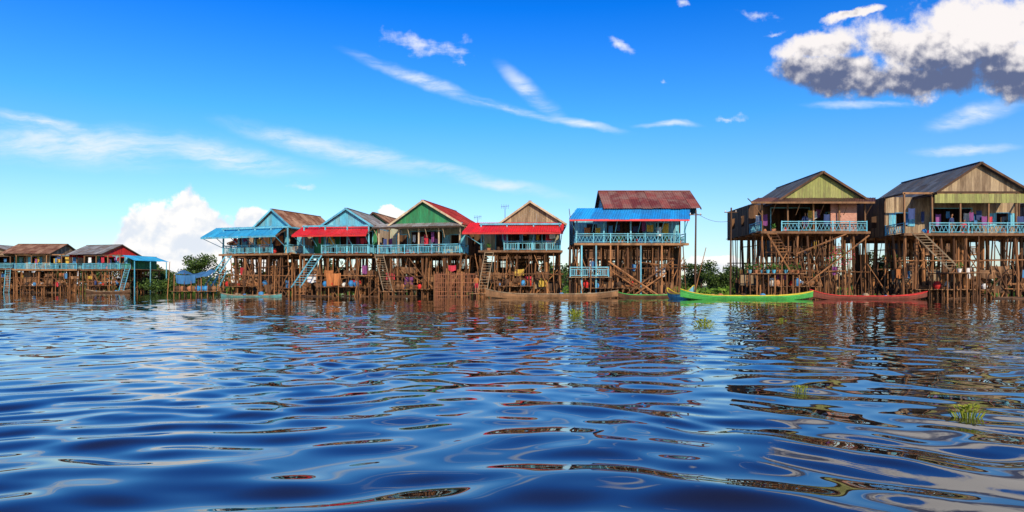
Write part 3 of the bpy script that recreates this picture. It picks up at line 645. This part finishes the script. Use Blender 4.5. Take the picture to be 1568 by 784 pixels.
# ---------------- water ----------------
def water():
    ny,nx=1150,560
    ys=np.concatenate([np.linspace(-12,1.2,60)[:-1],1.2*np.exp(np.linspace(0,math.log(420/1.2),ny)),np.array([700,1200,2500])])
    s=np.linspace(-1,1,nx); s=np.sign(s)*np.abs(s)**1.15
    Y=np.repeat(ys[:,None],nx,1); Wd=np.maximum(4+1.15*np.maximum(ys,0),4); Xg=s[None,:]*Wd[:,None]
    dy=np.gradient(ys); cell=np.maximum(dy,2*Wd/nx*1.0)[:,None]
    Zg=np.zeros_like(Y); g=np.random.default_rng(8)
    K=100; lam=np.exp(g.uniform(math.log(.16),math.log(4.0),K))
    Xw=Xg+.35*np.sin(Y*.9+Xg*.55)+.5*np.sin(Y*.23-Xg*.17); Yw=Y+.14*np.sin(Xg*1.7+Y*.6+1.0)+.3*np.sin(Xg*.51-Y*.3)
    mod=.9+.3*np.sin(Xg*.31+Y*.13)*np.sin(Y*.47-Xg*.21+2)+.3*np.sin(Xg*.83+Y*.51+1)*np.sin(Y*1.1-Xg*.47)
    near=1+.35*np.exp(-np.maximum(Y-2,0)/6)
    for l in lam:
        k=2*math.pi/l; th=math.pi/2+g.normal()*.62; ph=g.uniform(0,6.28)
        sl=.0138*math.exp(-(math.log(l/.7))**2/(2*.6**2))
        att=np.clip((l/cell-2.5)/3,0,1)
        Zg+=att*sl/k*np.sin(k*(Xw*math.cos(th)+Yw*math.sin(th))+ph)
    Zg*=mod*near
    V=np.stack([Xg,Y,Zg],-1).reshape(-1,3); r,c=Y.shape
    idx=np.arange(r*c).reshape(r,c); Fq=np.stack([idx[:-1,:-1],idx[:-1,1:],idx[1:,1:],idx[1:,:-1]],-1).reshape(-1,4); nf=len(Fq)
    me=bpy.data.meshes.new('water'); me.vertices.add(len(V)); me.vertices.foreach_set('co',V.ravel()); me.loops.add(4*nf); me.loops.foreach_set('vertex_index',Fq.ravel().astype(np.int32))
    me.polygons.add(nf); me.polygons.foreach_set('loop_start',np.arange(nf)*4); me.polygons.foreach_set('use_smooth',np.ones(nf,bool)); me.update(calc_edges=True)
    m,nt,p=newmat('river_water'); me.materials.append(m)
    p.inputs['Base Color'].default_value=(0.016,0.013,0.010,1); p.inputs['Roughness'].default_value=.015; p.inputs['IOR'].default_value=1.8
    tc=N(nt,'ShaderNodeTexCoord'); mp=N(nt,'ShaderNodeMapping'); nt.links.new(tc.outputs['Object'],mp.inputs[0]); mp.inputs['Scale'].default_value=(.5,1,1)
    n1=NOISE(nt,mp.outputs[0],1.0,2,.45,.3)
    b1=N(nt,'ShaderNodeBump'); b1.inputs['Strength'].default_value=.18; b1.inputs['Distance'].default_value=.03; nt.links.new(n1,b1.inputs['Height'])
    nt.links.new(b1.outputs[0],p.inputs['Normal'])
    o=bpy.data.objects.new('water',me); sc.collection.objects.link(o)
water()

# ---------------- sky ----------------
SE,SA=math.radians(26),math.radians(164)
w=bpy.data.worlds.new('World'); sc.world=w; w.use_nodes=True; nt=w.node_tree; bg=nt.nodes['Background']
sky=N(nt,'ShaderNodeTexSky'); sky.sky_type='NISHITA'; sky.sun_disc=False; sky.sun_elevation=SE; sky.sun_rotation=SA; sky.dust_density=.4; sky.ozone_density=2.5; sky.air_density=1.0
tc=N(nt,'ShaderNodeTexCoord'); sep=N(nt,'ShaderNodeSeparateXYZ'); nt.links.new(tc.outputs['Generated'],sep.inputs[0])
yy=M(nt,'MAXIMUM',sep.outputs[1],.02); u=M(nt,'DIVIDE',sep.outputs[0],yy); v=M(nt,'DIVIDE',sep.outputs[2],yy)
cb=N(nt,'ShaderNodeCombineXYZ'); nt.links.new(u,cb.inputs[0]); nt.links.new(v,cb.inputs[1]); uv=cb.outputs[0]
ramp=N(nt,'ShaderNodeValToRGB'); nt.links.new(MR(nt,sep.outputs[2],0,.6,sm=False),ramp.inputs[0]); cr=ramp.color_ramp
cr.elements[0].position=0; cr.elements[0].color=(.50,.51,.55,1); cr.elements[1].position=1; cr.elements[1].color=(.008,.13,.40,1)
for pos,c in ((.18,(.38,.52,.66)),(.40,(.14,.46,.78)),(.64,(.010,.31,.80)),(.8,(.008,.20,.58))):
    e=cr.elements.new(pos); e.color=(*c,1)
skyc=MIX(nt,1.0,sky.outputs[0],VM(nt,'SCALE',ramp.outputs[0],2.55),'MULTIPLY')
def noisevec(sc_,amt,vec,det=4):
    c=NOISE(nt,vec,sc_,det,.6,0,True); return VM(nt,'SCALE',VM(nt,'SUBTRACT',c,(.5,.5,.5)),amt)
uvc=VM(nt,'ADD',uv,noisevec(12,.055,uv,6)); uvs=VM(nt,'ADD',uv,noisevec(5,.045,uv,5))
def ell(vec,px,py,rx,ry,ang=0):
    mp=N(nt,'ShaderNodeMapping',vector_type='TEXTURE'); nt.links.new(vec,mp.inputs[0])
    mp.inputs['Location'].default_value=((px-CX)/F,(HY-py)/F,0); mp.inputs['Rotation'].default_value=(0,0,math.radians(ang)); mp.inputs['Scale'].default_value=(rx/F,ry/F,1)
    fl=VM(nt,'MULTIPLY',mp.outputs[0],(1,1,0)); return M(nt,'SUBTRACT',1.0,VM(nt,'LENGTH',fl))
def union(l,k=.1):
    o=l[0]
    for x in l[1:]: o=M(nt,'SMOOTH_MAX',o,x,k)
    return o
fn=NOISE(nt,uv,22,8,.6); fn2=NOISE(nt,VM(nt,'ADD',uv,(-.004,.009,0)),22,6,.55); fn3=NOISE(nt,uv,22,6,.55); big=NOISE(nt,uv,7,4,.5); big2=NOISE(nt,VM(nt,'ADD',uv,(-.01,.03,0)),7,4,.5)
relief=M(nt,'MULTIPLY_ADD',M(nt,'SUBTRACT',fn3,fn2),2.2,M(nt,'MULTIPLY',M(nt,'SUBTRACT',big,big2),3.0))
f1=union([ell(uvc,292,336,46,46),ell(uvc,256,360,56,52),ell(uvc,222,386,66,50),ell(uvc,185,406,76,40),ell(uvc,325,378,60,56),ell(uvc,280,400,96,56),ell(uvc,388,344,36,30),ell(uvc,400,375,58,46),ell(uvc,120,418,95,26),ell(uvc,1090,405,60,18),ell(uvc,600,332,24,14)],.06)
a1=MR(nt,M(nt,'MULTIPLY_ADD',M(nt,'SUBTRACT',fn,.5),.9,f1),.0,.2)
c1=MIX(nt,MR(nt,relief,-.45,.25),(7.8,8.4,9.3),(10.8,10.5,10.1))
f2=union([ell(uvc,1505,42,130,66),ell(uvc,1400,72,140,58,-4),ell(uvc,1275,112,115,38),ell(uvc,1420,124,160,36),ell(uvc,1560,104,110,52),ell(uvc,1260,72,80,24,8),ell(uvc,1310,18,54,10,15),ell(uvc,1620,40,130,70)])
a2=MR(nt,M(nt,'MULTIPLY_ADD',M(nt,'SUBTRACT',big,.5),.9,M(nt,'MULTIPLY_ADD',M(nt,'SUBTRACT',fn,.5),1.3,f2)),-.04,.42)
hv=MR(nt,v,.29,.40); sh=M(nt,'ADD',M(nt,'MULTIPLY',relief,.8),M(nt,'MULTIPLY_ADD',f2,-.3,hv))
c2=MIX(nt,MR(nt,sh,-.1,.6),(1.25,1.6,2.9),(9.8,9.3,9.2))
mp=N(nt,'ShaderNodeMapping'); nt.links.new(uvs,mp.inputs[0]); mp.inputs['Rotation'].default_value=(0,0,math.radians(12)); mp.inputs['Scale'].default_value=(5,26,1)
sn=NOISE(nt,mp.outputs[0],1,8,.66,.4)
f3=union([ell(uvs,120,220,320,42,-4),ell(uvs,330,240,190,26,-8),ell(uvs,520,232,230,22,-13),ell(uvs,720,272,190,14,-11),
          ell(uvs,640,122,140,14,-20),ell(uvs,780,165,130,9,-14),ell(uvs,890,190,90,9,-12),ell(uvs,1020,194,60,7),ell(uvs,815,140,80,18,-42),
          ell(uvs,1490,180,90,20,14),ell(uvs,1480,232,95,11,3),ell(uvs,80,185,130,14,-8),ell(uvs,1330,162,110,8,0)])
a3=M(nt,'MULTIPLY',M(nt,'MULTIPLY',MR(nt,f3,-.05,.95),MR(nt,sn,.32,.66,.06,1.0)),.92)
f4=union([ell(uvc,650,66,66,20,-5),ell(uvc,712,94,34,9,-15),ell(uvc,950,68,20,9,-20),ell(uvc,1150,25,38,10,-5),ell(uvc,1185,50,24,6),ell(uvc,1010,116,9,8),ell(uvc,460,284,30,8,5),ell(uvc,1115,181,32,7),ell(uvc,1045,9,18,6)])
a4=M(nt,'MULTIPLY',MR(nt,M(nt,'MULTIPLY_ADD',M(nt,'SUBTRACT',sn,.5),2.2,M(nt,'MULTIPLY_ADD',M(nt,'SUBTRACT',fn,.5),2.8,f4)),.12,1.35),.85)
col=MIX(nt,a3,skyc,(8.8,9.5,10.0)); col=MIX(nt,a4,col,(9.4,9.6,9.9)); col=MIX(nt,a1,col,c1); col=MIX(nt,a2,col,c2)
front=M(nt,'GREATER_THAN',sep.outputs[1],.05); col=MIX(nt,front,skyc,col)
nt.links.new(col,bg.inputs[0]); bg.inputs[1].default_value=.1
w.cycles.sampling_method='MANUAL'; w.cycles.sample_map_resolution=512

sun=bpy.data.lights.new('sun','SUN'); sun.energy=5.0; sun.angle=math.radians(.5); sun.color=(1,.83,.60)
so=bpy.data.objects.new('sun',sun); sc.collection.objects.link(so)
dv=Vector((math.sin(SA)*math.cos(SE),math.cos(SA)*math.cos(SE),math.sin(SE))); so.rotation_euler=dv.to_track_quat('Z','Y').to_euler(); so.location=dv*50+Vector((0,0,10))

cam=bpy.data.cameras.new('camera'); cam.lens=36*F/1568; cam.sensor_width=36; cam.clip_start=.05; cam.clip_end=5000; cam.shift_y=(HY-392)/1568
co=bpy.data.objects.new('camera',cam); co.location=(0,0,H); co.rotation_euler=(math.radians(90),0,0); sc.collection.objects.link(co); sc.camera=co
